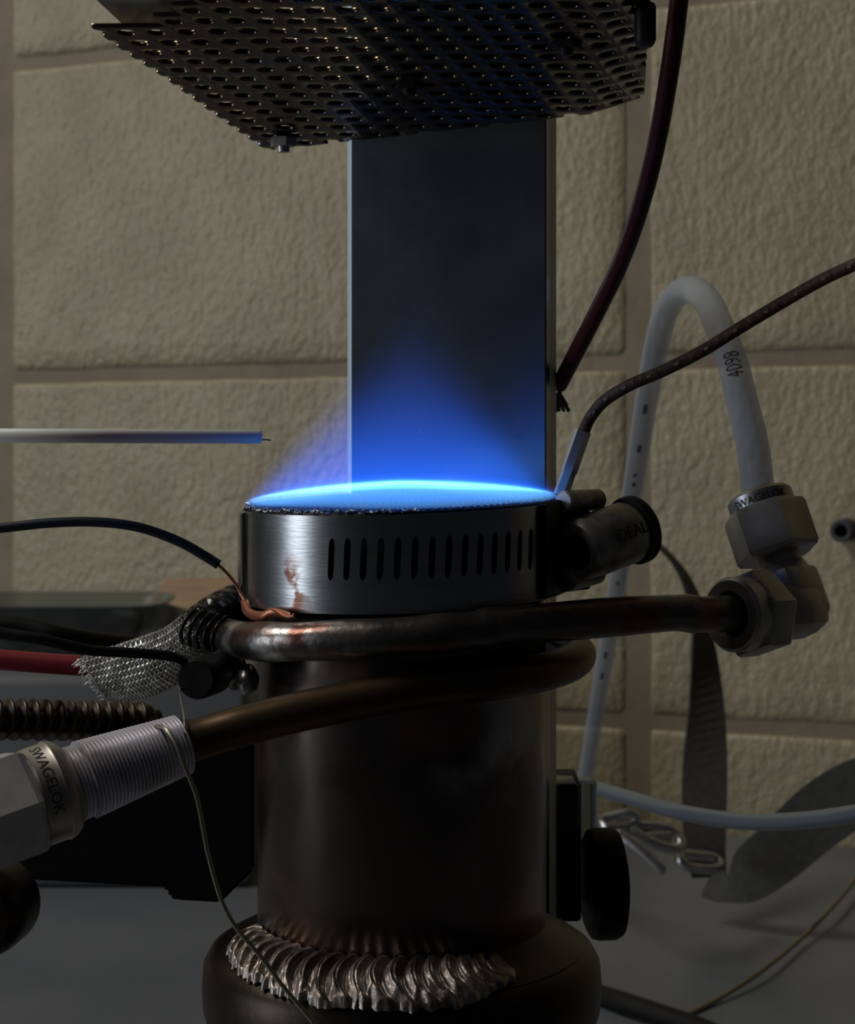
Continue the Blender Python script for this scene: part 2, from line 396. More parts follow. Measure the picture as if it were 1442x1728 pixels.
# ---- hose clamp around the head
cl = thing('hose_clamp', 'slotted stainless worm-drive hose clamp around the burner head', 'hose clamp', (CX, CY, -3.9))
RB = 2.845; ZT, ZB = RZ-.0, RZ-1.63
def bandpt(deg, z, R=RB):
    a = math.radians(deg); x = CX+R*math.cos(a); return Vector((x, CY+R*math.sin(a), z+TILT*(x-CX)*(1 if z > -3 else 1.0)))
bm = bmesh.new(); slots = [-113.6+5.72*i for i in range(15)]
hw = 1.12; s0_, s1_ = ZT-.36, ZT-1.08
def cell(bm, d0, d1):
    dc = (d0+d1)/2; hd = (d1-d0)/2; n = 16; inner = []; outer = []
    sl = .9
    inn = []
    for k in range(n):
        t = 2*math.pi*(k+.5)/n; cx, sy = math.cos(t), math.sin(t)
        zz = (s0_ if sy > 0 else s1_) + (-.07 if sy > 0 else .07) + .07*sy
        inn.append((dc + hw*cx*1.0 + sl*((zz-(s0_+s1_)/2)), zz))
        m = max(abs(cx), abs(sy)); ox, oy = cx/m, sy/m
        if abs(ox) > .98: oz = (s0_+s1_)/2 + oy*(s0_-s1_)/2*.98
        else: oz = ZT+0 if oy > 0 else ZB
        outer.append((dc+hd*max(-1, min(1, ox)), (ZT if abs(oy) >= abs(ox) and oy > 0 else ZB if abs(oy) >= abs(ox) else oz)))
    iv = [bm.verts.new(bandpt(*p)) for p in inn]
    return iv, outer
# strip made of a fixed grid: solid columns between slots, slot cells as holes
zrows = [ZT, s0_, s0_-.05, s0_-.14, s1_+.14, s1_+.05, s1_, ZB]
ins = [None, 0, .78, 1, 1, .78, 0, None]
def solid_col(bm, d0, d1, n):
    rows = [[bm.verts.new(bandpt(d0+(d1-d0)*i/n, z)) for z in zrows] for i in range(n+1)]
    for i in range(n):
        for j in range(7): bm.faces.new((rows[i][j], rows[i][j+1], rows[i+1][j+1], rows[i+1][j]))
cur = -200.
for sc in slots:
    half = 5.72/2
    solid_col(bm, cur, sc-half, 40 if cur == -200. else 1) if sc-half > cur+.01 else None
    # slot cell: left part, right part
    sl = lambda z: .9*(z-(s0_+s1_)/2)
    Lo = [bm.verts.new(bandpt(sc-half, z)) for z in zrows]; Ro = [bm.verts.new(bandpt(sc+half, z)) for z in zrows]
    Li = [None]*8; Ri = [None]*8
    for j in range(1, 7):
        if ins[j] == 0: Li[j] = Ri[j] = bm.verts.new(bandpt(sc+sl(zrows[j]), zrows[j]))
        else: Li[j] = bm.verts.new(bandpt(sc-hw*ins[j]+sl(zrows[j]), zrows[j])); Ri[j] = bm.verts.new(bandpt(sc+hw*ins[j]+sl(zrows[j]), zrows[j]))
    for j in range(1, 6):
        bm.faces.new((Lo[j], Lo[j+1], Li[j+1], Li[j])); bm.faces.new((Ri[j], Ri[j+1], Ro[j+1], Ro[j]))
    mt = bm.verts.new(bandpt(sc+sl(ZT)*.3, ZT)); mb = bm.verts.new(bandpt(sc+sl(ZB)*.3, ZB))
    bm.faces.new((Lo[0], Lo[1], Li[1], mt)); bm.faces.new((mt, Li[1], Ro[1], Ro[0]))
    bm.faces.new((Lo[6], Lo[7], mb, Li[6])); bm.faces.new((Li[6], mb, Ro[7], Ro[6]))
    cur = sc+half
solid_col(bm, cur, 160., 50)
bmesh.ops.remove_doubles(bm, verts=bm.verts[:], dist=1e-4)
bmesh.ops.recalc_face_normals(bm, faces=bm.faces[:])
obj('band', bm, 'band', cl, mods=[('SOLIDIFY', dict(thickness=.0002, offset=-1, use_even_offset=True)), ('EDGE_SPLIT', dict(split_angle=.6))], angle=50)
bm = bmesh.new(); ringgrid(bm, None, [(RB+.0, ZB), (RB+.075, ZB+.02), (RB+.085, ZT-.05), (RB+.0, ZT-.02)], a0=165, a1=196, n=14); obj('band_end', bm, 'band', cl)
# saddle plate under the worm, soot black
bm = bmesh.new(); ringgrid(bm, None, [(RB, ZB+.02), (RB+.09, ZB+.03), (RB+.13, ZB+.3), (RB+.13, ZT-.2), (RB+.09, ZT+.04), (RB, ZT+.05)], a0=-33, a1=14, n=16); obj('saddle', bm, 'soot', cl, label='sooty saddle plate')
h0, h1 = P(972, 930, 33.9), P(1062, 897, 34.75); ha = (h1-h0); hl = ha.length; ha.normalize()
_, hu, hv = basis(ha, (-.5, -.8, .2))
bm = bmesh.new(); lathe(bm, h0, ha, [(.30, .10), (.33, .0), (.47, .02), (.53, .10), (.545, .3), (.545, .36), (.56, .40), (.56, hl-.12), (.54, hl-.06), (.50, hl)], seg=40)
obj('worm_housing', bm, 'housing', cl)
bm = bmesh.new(); lathe(bm, h0, ha, [(0, .02), (.16, .02), (.20, -.02), (.30, -.02), (.31, .12), (0, .14)], seg=32)
sc_ = obj('screw_tip', bm, 'soot', cl)
bm = bmesh.new(); lathe(bm, h1, ha, [(.50, -.02), (.60, .0), (.62, .05), (.62, .16), (.56, .22), (.3, .24), (.28, .12), (0, .12)], seg=40); sh = obj('screw_head', bm, 'soot', cl)
# curled tabs above and below the worm
for k, (a, b, r) in enumerate(((P(950, 846, 34.0), P(1010, 843, 34.9), .19), (P(955, 980, 34.0), P(1008, 966, 34.8), .20))):
    bm = bmesh.new(); lathe(bm, a, b-a, [(r*.8, 0), (r*.95, .02), (r, .08), (r, (b-a).length-.05), (r*.8, (b-a).length)], seg=24)
    obj('tab', bm, 'housing', cl)
# folded cheek plate beneath the barrel
bm = bmesh.new(); box(bm, P(968, 925, 34.35), (.10, .8, 1.5), ax=[Vector((.72, -.69, 0)), Vector((.69, .72, 0)), Vector((0, 0, 1))], bev=.03); obj('cheek_plate', bm, 'soot', cl)
obj('lettering', text_bm('IDEAL', .30, on_cyl(h0+ha*(hl*.64), ha, P(1022, 906, 33)-P(1022, 906, 35)+Vector((.15, 0, -.0)), .566, False)), 'engrave', cl, label='stamped word IDEAL')

# ---- cooling coil
A1, A0 = P(110, 1328, 30.4), P(308, 1256, 31.3)
def ringp(deg, z, R=3.13): a = math.radians(deg); return Vector((CX+R*math.cos(a), CY+R*math.sin(a), z))
pts = [A1, A0, P(420, 1222, 31.45), P(560, 1189, 31.65)]
pts += [ringp(-84, -5.05), ringp(-60, -4.98, 3.12), ringp(-30, -4.93, 3.12), ringp(0, -4.87, 3.12), ringp(40, -4.8), ringp(90, -4.75), ringp(135, -4.68), ringp(180, -4.58), ringp(215, -4.44), ringp(240, -4.33), ringp(270, -4.20), ringp(292, -4.13), ringp(306, -4.09)]
FE = Vector((6.88, 36.4, -4.30))                                  # elbow centre
d1 = Vector((-.25, .35, .90)).normalized(); d2 = Vector((-.77, -.63, .031)).normalized(); d2 = (d2-d1*d2.dot(d1)).normalized()
pts += [FE+d2*3.6+Vector((0, 0, .10)), FE+d2*2.6+Vector((0, 0, .04)), FE+d2*1.2]
cool = thing('cooling_coil', 'tarnished copper cooling tube wound twice around the burner barrel', 'coil', (CX, CY, -5.4))
path = catmull(pts, 10)
ksplit = 10*9
bm = bmesh.new(); tube(bm, path[:ksplit+1], .325, 20); obj('inlet_tube', bm, 'pipe', cool, label='plain brown inlet end of the tube')
bm = bmesh.new(); tube(bm, path[ksplit:], .33, 22, rf=lambda t: .33+.012*math.sin(t*60)); obj('winding', bm, 'coil', cool)
# solder blobs and the lump where the coil is soldered on
for px, py, Y, r in ((396, 1135, 34.0, .25), (418, 1150, 33.6, .23)):
    bm = bmesh.new(); bmesh.ops.create_icosphere(bm, subdivisions=3, radius=r)
    c = P(px, py, Y)
    for v in bm.verts:
        v.co = Vector((v.co.x*.9, v.co.y, v.co.z*1.15))*(1+.35*noise.noise(v.co*4+c)) + c
    obj('solder_blob', bm, 'coil', cool)

# ---- flame
fl = thing('flame', 'flat blue flame burning over the wire screen', 'flame', (CX, CY, RZ))
def volmat(name, strength, col):
    m = bpy.data.materials.new(name); m.use_nodes = True; nt = m.node_tree; nt.nodes.clear()
    o = nt.nodes.new('ShaderNodeOutputMaterial'); e = nt.nodes.new('ShaderNodeEmission')
    e.inputs[0].default_value = (*col, 1); e.inputs[1].default_value = strength
    nt.links.new(e.outputs[0], o.inputs['Volume']); return m, nt, e
RF = 2.76
def dome(bm, half, z0=.12, h=.26, rmax=RF, inset=0):
    nR, nA = 22, 96; tops = []; bots = []
    for sgn, L in ((1, tops), (-1, bots)):
        c = None
        for i in range(nR+1):
            t = i/nR; r = (rmax+half*.6)*t; zz = z0+h*(1-t**1.6) - .02*t**6
            hh = half*math.sqrt(max(0, 1-t**8))
            row = []
            for k in range(nA):
                a = 2*math.pi*k/nA
                x = r*math.cos(a); wv = .010*math.sin(a*3+1)*t + .012*math.sin(5*a)*t
                row.append((CX+x, CY+r*math.sin(a), RZ+zz+sgn*hh+TILT*x*.6+wv))
            L.append(row)
    def surf(L, flip, share=None):
        vs = [[bm.verts.new(p) for p in row] for row in L[1:]]; c = bm.verts.new(L[0][0])
        for k in range(nA):
            k2 = (k+1) % nA
            f = (c, vs[0][k], vs[0][k2]); bm.faces.new(f if not flip else f[::-1])
            for i in range(len(vs)-1):
                f = (vs[i][k], vs[i+1][k], vs[i+1][k2], vs[i][k2]); bm.faces.new(f if not flip else f[::-1])
    surf(tops, False); surf(bots, True)
    bmesh.ops.remove_doubles(bm, verts=bm.verts[:], dist=1e-5)
    return bm
for k, (hf, st, col) in enumerate(((.026, 70, (.20, .66, 1)), (.052, 42, (.10, .44, 1)), (.09, 20, (.035, .21, 1)), (.16, 7, (.012, .12, 1)))):
    m, nt, e = volmat('flame_front_glow', st, col)
    bm = bmesh.new(); dome(bm, hf); obj('flame_front', bm, m, fl, label='thin bright cyan flame sheet' if k == 0 else None)
m, nt, e = volmat('flame_plume_glow', 1, (.012, .125, .92))
N, L = nt.nodes, nt.links
tc = N.new('ShaderNodeTexCoord'); sx = N.new('ShaderNodeSeparateXYZ'); L.new(tc.outputs['Object'], sx.inputs[0])
def mth(op, a, b=None, c=None, clamp=False):
    n = N.new('ShaderNodeMath'); n.operation = op; n.use_clamp = clamp
    for i, v in enumerate((a, b, c)):
        if v is None: continue
        if isinstance(v, (int, float)): n.inputs[i].default_value = v
        else: L.new(v, n.inputs[i])
    return n.outputs[0]
zc = mth('MULTIPLY', sx.outputs[2], 100)
xc = mth('MULTIPLY', sx.outputs[0], 100); yc = mth('MULTIPLY', sx.outputs[1], 100)
xs_ = mth('SUBTRACT', xc, mth('MULTIPLY', zc, .06))               # leans a little
r_ = mth('SQRT', mth('ADD', mth('MULTIPLY', xs_, xs_), mth('MULTIPLY', yc, yc)))
Rz_ = mth('SUBTRACT', 2.95, mth('MULTIPLY', zc, .66))
dd = mth('DIVIDE', mth('SUBTRACT', Rz_, r_), mth('ADD', mth('MULTIPLY', zc, .42), .22))
ed = mth('SMOOTH_MIN', dd, 1, .3); ed = mth('MAXIMUM', ed, 0); ed = mth('POWER', ed, 1.5)
fo = mth('EXPONENT', mth('MULTIPLY', zc, -.56))
bs = mth('MULTIPLY', mth('SUBTRACT', zc, .1), 5, clamp=True)
L.new(mth('MULTIPLY', mth('MULTIPLY', mth('MULTIPLY', ed, fo), bs), 27.), e.inputs[1])
m.cycles.volume_step_rate = .25
bm = bmesh.new(); lathe(bm, (CX, CY, RZ), (0, 0, 1), [(0, .1), (2.85, .1), (2.6, .8), (.9, 4.6), (0, 4.6)], seg=48); obj('flame_plume', bm, m, fl, label='soft darker blue plume above the flame sheet')

# ================================================================ THINGS BEHIND AND ABOVE
# upright flat bar
ba = math.radians(19.5); bx = Vector((math.cos(ba), -math.sin(ba), 0)); by = Vector((math.sin(ba), math.cos(ba), 0))
bw = 4.42; bt = .78; rt = P(921, 600, 39.85); rt.z = 0
cB = rt - bx*bw/2 + by*bt/2
bar = None
def slab(bm, prof):                              # prof: (along width, along depth) outline from the front left corner
    lo = [bm.verts.new(fl0 + bx*x + by*y + Vector((0, 0, BZ))) for x, y in prof]; hi = [bm.verts.new(fl0 + bx*x + by*y + Vector((0, 0, 24))) for x, y in prof]
    bm.faces.new(lo); bm.faces.new(hi[::-1])
    for i in range(len(prof)): bm.faces.new((lo[i], hi[i], hi[(i+1) % len(prof)], lo[(i+1) % len(prof)]))
    bmesh.ops.recalc_face_normals(bm, faces=bm.faces[:]); return bm
fl0 = rt - bx*bw
bar = thing('steel_bar', 'upright flat grey steel bar standing behind the flame', 'bar', (cB.x, cB.y, BZ))
obj('bar_face', slab(bmesh.new(), [(.12, .16), (.15, .02), (.18, 0), (bw-.03, 0), (bw, .03), (bw, .26), (.12, .26)]), 'bar', bar, smooth=False)
obj('highlit_edge', slab(bmesh.new(), [(0, .17), (.04, .08), (.15, .03), (.119, .16), (.119, .26), (0, .26)]), 'bar_edge', bar, smooth=False, label='bar edge with its highlight painted pale')  # edge highlight painted in as a paler piece
obj('side_reflection', slab(bmesh.new(), [(.3, .262), (bw-.005, .262), (bw-.005, bt), (.3, bt)]), 'strip', bar, smooth=False, label='beige backing strip behind the bar face')  # stands for the bar's side face, wall reflection painted beige

# perforated sheet over the flame
def sheetz(x, y): return 4.85+.19*(40-y) + (max(0, x-3.15-(37.9-y)*-.02)*.22 if x > 3.0 else 0)
def on_sheet(px, py, dz=0):
    k = (640-py)/F; Y = (4.85+dz+7.6)/(k+.19); return Vector(((px-721)*Y/F, Y, sheetz(0, Y)+dz))
poly = [Vector((-5.66, 34.05)), Vector((-3.42, 40.35)), Vector((-1.75, 40.0)), Vector((4.28, 37.9)), Vector((3.70, 32.4)), Vector((3.3, 28.0)), Vector((-3.0, 28.0)), Vector((-3.55, 31.6)), Vector((-4.15, 32.9)), Vector((-4.95, 33.75))]
va, vb = Vector((.528, -.02)), Vector((.168, .47)); rh = .168; org = Vector((-2.91, 32.87))
def inpoly(p, m=0):
    c = False; n = len(poly)
    for i in range(n):
        a, b = poly[i], poly[(i+1) % n]
        if (a.y > p.y) != (b.y > p.y) and p.x < (b.x-a.x)*(p.y-a.y)/(b.y-a.y)+a.x: c = not c
    return c
def near(p):
    best = 9
    for i in (0, 2, 3, 4, 5):
        a, b = poly[i], poly[(i+1) % len(poly)]; t = max(0, min(1, (p-a).dot(b-a)/(b-a).length_squared)); best = min(best, (p-a-(b-a)*t).length)
    return best
bm = bmesh.new(); n = 16
for i in range(-30, 31):
    for j in range(-25, 30):
        c = org+va*i+vb*j
        inside = inpoly(c); dist = near(c)
        if not inside and dist > .38: continue
        out = []; inn = []
        for k in range(n):
            t = 2*math.pi*k/n; dx, dy = math.cos(t), math.sin(t); mm = max(abs(dx), abs(dy)); ox, oy = dx/mm/2, dy/mm/2
            out.append(bm.verts.new((c.x+va.x*ox+vb.x*oy, c.y+va.y*ox+vb.y*oy, 0)))
            p2 = va*ox+vb*oy; p2 = p2.normalized()*rh; inn.append(bm.verts.new((c.x+p2.x, c.y+p2.y*.82, 0)))
        for k in range(n): bm.faces.new((out[k], out[(k+1) % n], inn[(k+1) % n], inn[k]))
bmesh.ops.remove_doubles(bm, verts=bm.verts[:], dist=1e-4)
def clip(a, b):           # keep the inner side of the edge a-b (polygon is given clockwise seen from above)
    d = (b-a); nrm = Vector((-d.y, d.x, 0)); 
    bmesh.ops.bisect_plane(bm, geom=bm.verts[:]+bm.edges[:]+bm.faces[:], plane_co=(a.x, a.y, 0), plane_no=nrm, clear_outer=True)
for i in (0, 2, 3, 4, 5): clip(poly[i], poly[i+1])
for v in bm.verts:
    v.co.z = sheetz(v.co.x, v.co.y) + .03*noise.noise(Vector((v.co.x*.5, v.co.y*.5, 0)))
perf = thing('perforated_sheet', 'bent perforated steel sheet hanging over the flame', 'perforated sheet', (0, 36, 4.8))
obj('sheet', bm, 'perf', perf, mods=[('SOLIDIFY', dict(thickness=.0008, offset=1)), ('BEVEL', dict(width=.00018, segments=1, limit_method='ANGLE'))], angle=40)
bm = bmesh.new(); q = [on_sheet(px, py, .25) for px, py in ((130, -60), (163, 0), (206, 40), (238, 47), (290, 42), (330, 5), (380, -60))]
bv = [bm.verts.new(p) for p in q]; tv = [bm.verts.new(p+Vector((0, 0, .15))) for p in q]
bm.faces.new(bv); bm.faces.new(tv[::-1])
for i in range(len(q)): bm.faces.new((bv[i], tv[i], tv[(i+1) % len(q)], bv[(i+1) % len(q)]))
bmesh.ops.recalc_face_normals(bm, faces=bm.faces[:]); obj('corner_plate', bm, 'steel_bright', perf, smooth=False, label='plain grey steel corner plate')
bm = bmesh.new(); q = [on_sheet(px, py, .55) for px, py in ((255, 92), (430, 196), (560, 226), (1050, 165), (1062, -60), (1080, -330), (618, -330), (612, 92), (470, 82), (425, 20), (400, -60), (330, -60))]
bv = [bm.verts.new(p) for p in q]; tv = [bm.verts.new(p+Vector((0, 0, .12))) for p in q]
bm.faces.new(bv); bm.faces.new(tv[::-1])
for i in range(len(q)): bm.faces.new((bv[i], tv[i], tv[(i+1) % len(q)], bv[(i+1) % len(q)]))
bmesh.ops.recalc_face_normals(bm, faces=bm.faces[:]); obj('hole_shade_plate', bm, 'soot', perf, smooth=False, label='added dark plate above the sheet that shades its holes')  # added to darken the holes and stop the light from above
for px, py, Y in ((478, 247, 39.6), (955, 82, 34.5), (690, 150, 36.5)):
    c = P(px, py, Y); bm = bmesh.new()
    lathe(bm, c, (0, 0, 1), [(0, -.12), (.12, -.12), (.13, .0), (-.27, .0), (-.28, .04), (-.28, .18), (0, .2)], seg=36)
    bl_ = obj('bolt', bm, 'steel' if px == 478 else 'soot', perf)
# short curled wire ends around the right hand edge
bm = bmesh.new(); box(bm, P(1088, 42, 33.2), (.34, .5, .75), bev=.1); obj('edge_clip', bm, 'soot', perf, label='black clip on the sheet edge')

# ceramic rod with wire tip
cr = thing('ceramic_rod', 'white ceramic rod pointing at the flame from the side', 'rod', P(200, 750, 34))
a, b = P(-60, 735, 33.2), P(440, 737, 35)
bm = bmesh.new(); tube(bm, [a, a.lerp(b, .5), b-(b-a).normalized()*.03, b], .125, 20, rf=lambda t: .125 if t < .99 else .112); obj('sheath', bm, 'ceramic', cr)
bm = bmesh.new(); tube(bm, catmull([P(436, 743, 35), P(447, 742, 35), P(457, 743, 35)]), .012, 6); obj('wire_tip', bm, 'rod', cr, label='bare fine wire tip')

# dark red lead at the upper right
rl = thing('red_lead', 'thick dark red rubber lead hanging past the sheet, frayed at its end', 'lead', P(943, 690, 41))
bm = bmesh.new(); tube(bm, catmull([P(1150, -60, 34), P(1145, 0, 34), P(1131, 110, 34.5), P(1108, 240, 35.5), P(1080, 350, 36.5), P(1046, 445, 37.8), P(1005, 530, 39), P(970, 598, 40), P(943, 650, 40.8)], 8), .17, 16); obj('jacket', bm, 'red', rl)
bm = bmesh.new()
for i in range(34):
    e = P(942+random.uniform(-18, 20), 690+random.uniform(-6, 6), 41.0+random.uniform(-.3, .3))
    tube(bm, [P(946+random.uniform(-4, 3), 645, 40.8), P(943+random.uniform(-3, 3), 664, 40.9), e], .022, 5)
obj('frayed_strands', bm, 'fray', rl, kind='stuff')

# brown thermocouple cable with crimped sleeve
bc = thing('braided_cable', 'brown cloth-braided cable crossing the white tube down to the clamp', 'cable', P(945, 838, 35))
cp = catmull([P(1480, 428, 33), P(1442, 446, 33.2), P(1385, 473, 33.5), P(1320, 510, 33.8), P(1250, 552, 34), P(1185, 592, 34.2), P(1120, 625, 34.4), P(1062, 650, 34.6), P(1020, 676, 34.8), P(996, 704, 34.9), P(984, 730, 34.9), P(978, 745, 34.9)], 8)
bm = bmesh.new(); tube(bm, cp, .108, 14); obj('cable_jacket', bm, 'brown', bc)
bm = bmesh.new()
for i in range(3, len(cp)-14, 6):
    p = cp[i]; t = (cp[i+1]-cp[i-1]).normalized(); up = Vector((0, -1, 0)); up = (up-t*up.dot(t)).normalized(); s = t.cross(up)
    box(bm, p+up*.102+s*.01, (.085, .05, .03), ax=[t, s, up], bev=.008)
obj('fleck', bm, 'fleck', bc, kind='stuff', label='tan tracer flecks')
a, b = P(984, 726, 34.9), P(945, 838, 34.95); L0 = (b-a).length
bm = bmesh.new(); lathe(bm, a, b-a, [(.09, .0), (-.145, .01), (-.15, .05), (-.15, L0*.6), (-.135, L0*.65), (-.14, L0-.03), (.08, L0)], seg=36, ref=(1, -.3, 0)); obj('crimp_sleeve', bm, 'steel_bright', bc, angle=25, label='grey hexagonal crimp sleeve')

# white plastic tube looping into the elbow fitting
wt = thing('plastic_tube', 'milky white plastic tube looping down into the elbow fitting', 'tube', P(970, 1480, 95))
tp = catmull([FE+d1*1.7, FE+d1*2.3, P(1270, 755, 37.9), P(1252, 680, 38.9), P(1235, 610, 40.2), P(1212, 548, 42), P(1188, 502, 44), P(1160, 488, 46), P(1130, 512, 48), P(1110, 570, 50), P(1093, 660, 53), P(1076, 770, 57), P(1056, 900, 63), P(1032, 1040, 70), P(1009, 1180, 76), P(988, 1310, 82), P(975, 1400, 88), P(966, 1470, 94)], 8)
bm = bmesh.new(); tube(bm, tp, .32, 20); obj('tube_wall', bm, 'poly', wt)
def tube_text(s, size, px, py, roll=0):
    best = min(range(1, len(tp)-1), key=lambda i: (721+tp[i].x/tp[i].y*F-px)**2+(640-tp[i].z/tp[i].y*F-py)**2)
    O = tp[best]; ax = (tp[best-1]-tp[best+1]).normalized()
    if ax.z < 0: ax = -ax
    return text_bm(s, size, on_cyl(O, ax, Vector((-O.x+roll, -O.y, -O.z)), .324, False)), best
bm, _ = tube_text('4098', .50, 1243, 632, 1); obj('lettering', bm, 'ink', wt, label='black printed figures 4098')
bm = bmesh.new()
for (px, py, ln) in ((1087, 672, .5), (1072, 745, .45), (1066, 782, .2), (1061, 806, .3), (1057, 830, .2), (1054, 848, .2), (1040, 938, .3), (1035, 965, .3), (1024, 1085, .45), (1017, 1130, .45)):
    best = min(range(1, len(tp)-1), key=lambda i: (640-tp[i].z/tp[i].y*F-py)**2 + (0 if i > len(tp)//2 else 1e9))
    O = tp[best]; ax = (tp[best-1]-tp[best+1]).normalized(); f = on_cyl(O, ax, -O, .326, False)
    vs_ = [[bm.verts.new(f(x, y)) for y in (-.06, -.02, .02, .06)] for x in (-ln*.6, 0, ln*.6)]
    for i in range(2):
        for j in range(3): bm.faces.new((vs_[i][j], vs_[i+1][j], vs_[i+1][j+1], vs_[i][j+1]))
obj('print_marks', bm, 'grommet', wt, kind='stuff', label='faded grey printed marks')

# elbow fitting
ef = thing('elbow_fitting', 'steel compression elbow joining the copper tube to the white tube', 'fitting', FE+Vector((0, 0, -.7)))
d3 = d1.cross(d2).normalized()
bm = bmesh.new(); box(bm, FE+d2*.18+d1*.02, (1.26, 1.04, 1.04), ax=[d2, d3, d1], bev=.34); box(bm, FE+d1*.26+d2*.06, (1.0, 1.0, 1.0), ax=[d2, d3, d1], bev=.16)
lathe(bm, FE, d1, [(.50, .6), (.44, .84), (.40, .9), (.40, 1.1), (0, 1.12)], seg=32)
obj('elbow_body', bm, 'steel', ef, angle=30)
def nut(parent, O, ax, s, Lh, Lc, R, Rc, m='steel', ref=None, hole=.33):
    bm = bmesh.new(); lathe(bm, O, ax, [(0, s-.0), (R*.78, s-.0), (-R*.95, s+.03), (-R, s+.10), (-R, s+Lh-.10), (-R*.96, s+Lh-.02), (R*.82, s+Lh)], seg=72, ref=ref)
    nn = obj('nut', bm, m, parent, angle=22)
    bm = bmesh.new(); lathe(bm, O, ax, [(R*.8, s+Lh-.05), (Rc, s+Lh-.02), (Rc, s+Lh+Lc-.07), (Rc-.06, s+Lh+Lc), (hole+.10, s+Lh+Lc), (hole+.02, s+Lh+Lc-.12), (hole, s+Lh-.1)], seg=56)
    cc = obj('collar', bm, m, nn, angle=30); return nn
n1 = nut(ef, FE, d1, 1.06, .98, .30, .81, .63, ref=Vector((.22, -.97, 0)))
n2 = nut(ef, FE, d2, .84, .66, .36, .82, .68, ref=Vector((0, -.2, 1)))
obj('lettering', text_bm('SWAGELOK', .21, on_cyl(FE+d1*2.12, d1, Vector((-.15, -1, 0)), .648, True)), 'engrave', ef, label='engraved maker lettering')

# left fitting with wound sleeve
sl_ax = (A1-A0).normalized(); Ls = (A1-A0).length
ws = thing('wound_sleeve', 'ribbed woven sleeve wound around the copper inlet tube', 'sleeve', (A0+A1)/2+Vector((0, 0, -.6)))
bm = bmesh.new(); nT = 30
prof = [(.335, -.06)]
for i in range(nT*6+1):
    t = i/(nT*6); prof.append((.455+.16*t + .034*math.sin(2*math.pi*nT*t)+(0 if t < .88 else -.05), t*(Ls-.1)))
prof += [(.34, Ls-.05)]
lathe(bm, A0+sl_ax*.0, sl_ax, prof, seg=40); obj('winding', bm, 'wrap', ws, angle=80)
lf = thing('tube_fitting', 'large steel compression nut and collar on the inlet tube end', 'fitting', A1+Vector((-1, -.5, -1)))
O = A1
bm = bmesh.new(); lathe(bm, O, sl_ax, [(.35, -.12), (.60, -.10), (.70, -.02), (.76, .06), (.79, .16), (.77, .20), (.77, .52), (.72, .56), (0, .6)], seg=56); obj('collar', bm, 'steel', lf, angle=30)
bm = bmesh.new(); lathe(bm, O, sl_ax, [(0, .5), (.70, .5), (-.84, .56), (-.90, .66), (-.90, 2.3), (0, 2.3)], seg=72, ref=(0, -1, .05)); obj('nut', bm, 'nutface', lf, angle=22)
bm = bmesh.new(); lathe(bm, O, sl_ax, [(.42, 2.2), (.42, 7), (0, 7)], seg=32); obj('pipe_stub', bm, 'steel', lf)
obj('lettering', text_bm('SWAGELOK', .24, lambda x, y, f=on_cyl(O+sl_ax*.36, -sl_ax, Vector((.35, -1, .75)), .776, True): f(x, y)), 'engrave', lf, label='engraved maker lettering')

# threaded rod
tr = thing('threaded_rod', 'dark oily steel screw rod with coarse thread ending short of the burner', 'rod', P(120, 1250, 36))
a, b = P(-60, 1212, 34.0), P(238, 1217, 36.2); ax = (b-a).normalized(); LL = (b-a).length
_, u_, v_ = basis(ax); pitch_ = .243; nturn = int(LL/pitch_); seg = 28; rows = []
bm = bmesh.new(); sub = 10
pr = [.20, .20, .20, .22, .355, .378, .378, .355, .22, .20]
tot = nturn*sub
for i in range(tot):
    row = []
    for k in range(seg):
        th = 2*math.pi*k/seg
        s = (i/sub - k/seg)
        h = s*pitch_
        fidx = (i % sub)
        row.append(bm.verts.new(a+ax*(h+pitch_) + pr[fidx]*(math.cos(th)*u_+math.sin(th)*v_)))
    rows.append(row)
for i in range(tot-1):
    for k in range(seg-1): bm.faces.new((rows[i][k], rows[i][k+1], rows[i+1][k+1], rows[i+1][k]))
for i in range(sub, tot-1):
    # seam: column seg-1 of turn i joins column 0 one turn earlier
    j = i-sub
    bm.faces.new((rows[i][seg-1], rows[j][0], rows[j+1][0], rows[i+1][seg-1]))
bmesh.ops.remove_doubles(bm, verts=bm.verts[:], dist=1e-3)
bmesh.ops.recalc_face_normals(bm, faces=bm.faces[:])
obj('thread', bm, 'rod', tr, angle=50)
bm = bmesh.new(); lathe(bm, a, ax, [(0, .1), (.25, .1), (.25, LL-.15), (.33, LL-.1), (.34, LL+.1), (.30, LL+.16), (.24, LL+.18), (.24, LL+.32), (0, LL+.33)], seg=32); obj('core', bm, 'rod', tr)

# black clamp arm to the left of the barrel
ca = thing('clamp_arm', 'flat black clamp arm left of the burner barrel', 'clamp', P(240, 1520, 39))
bm = bmesh.new(); q = [P(x, y, 38.2) for x, y in ((20, 1484), (282, 1498), (284, 1516), (300, 1520), (372, 1524), (428, 1468), (428, 1250), (250, 1232), (90, 1330), (20, 1430))]
fv = [bm.verts.new(p) for p in q]; bv = [bm.verts.new(p*1.0+Vector((0, 1.6, 0))) for p in q]
bm.faces.new(fv[::-1]); bm.faces.new(bv)
for i in range(len(q)): bm.faces.new((fv[i], fv[(i+1) % len(q)], bv[(i+1) % len(q)], bv[i]))
bmesh.ops.recalc_face_normals(bm, faces=bm.faces[:]); bmesh.ops.bevel(bm, geom=bm.edges[:], offset=.06, segments=2, affect='EDGES')
obj('arm_plate', bm, 'black', ca)
bm = bmesh.new(); lathe(bm, P(-26, 1536, 33.0), (.12, 1, 0), [(0, -.6), (.6, -.55), (.74, -.35), (.78, 0), (.78, .6), (.6, .7), (0, .75)], seg=36)
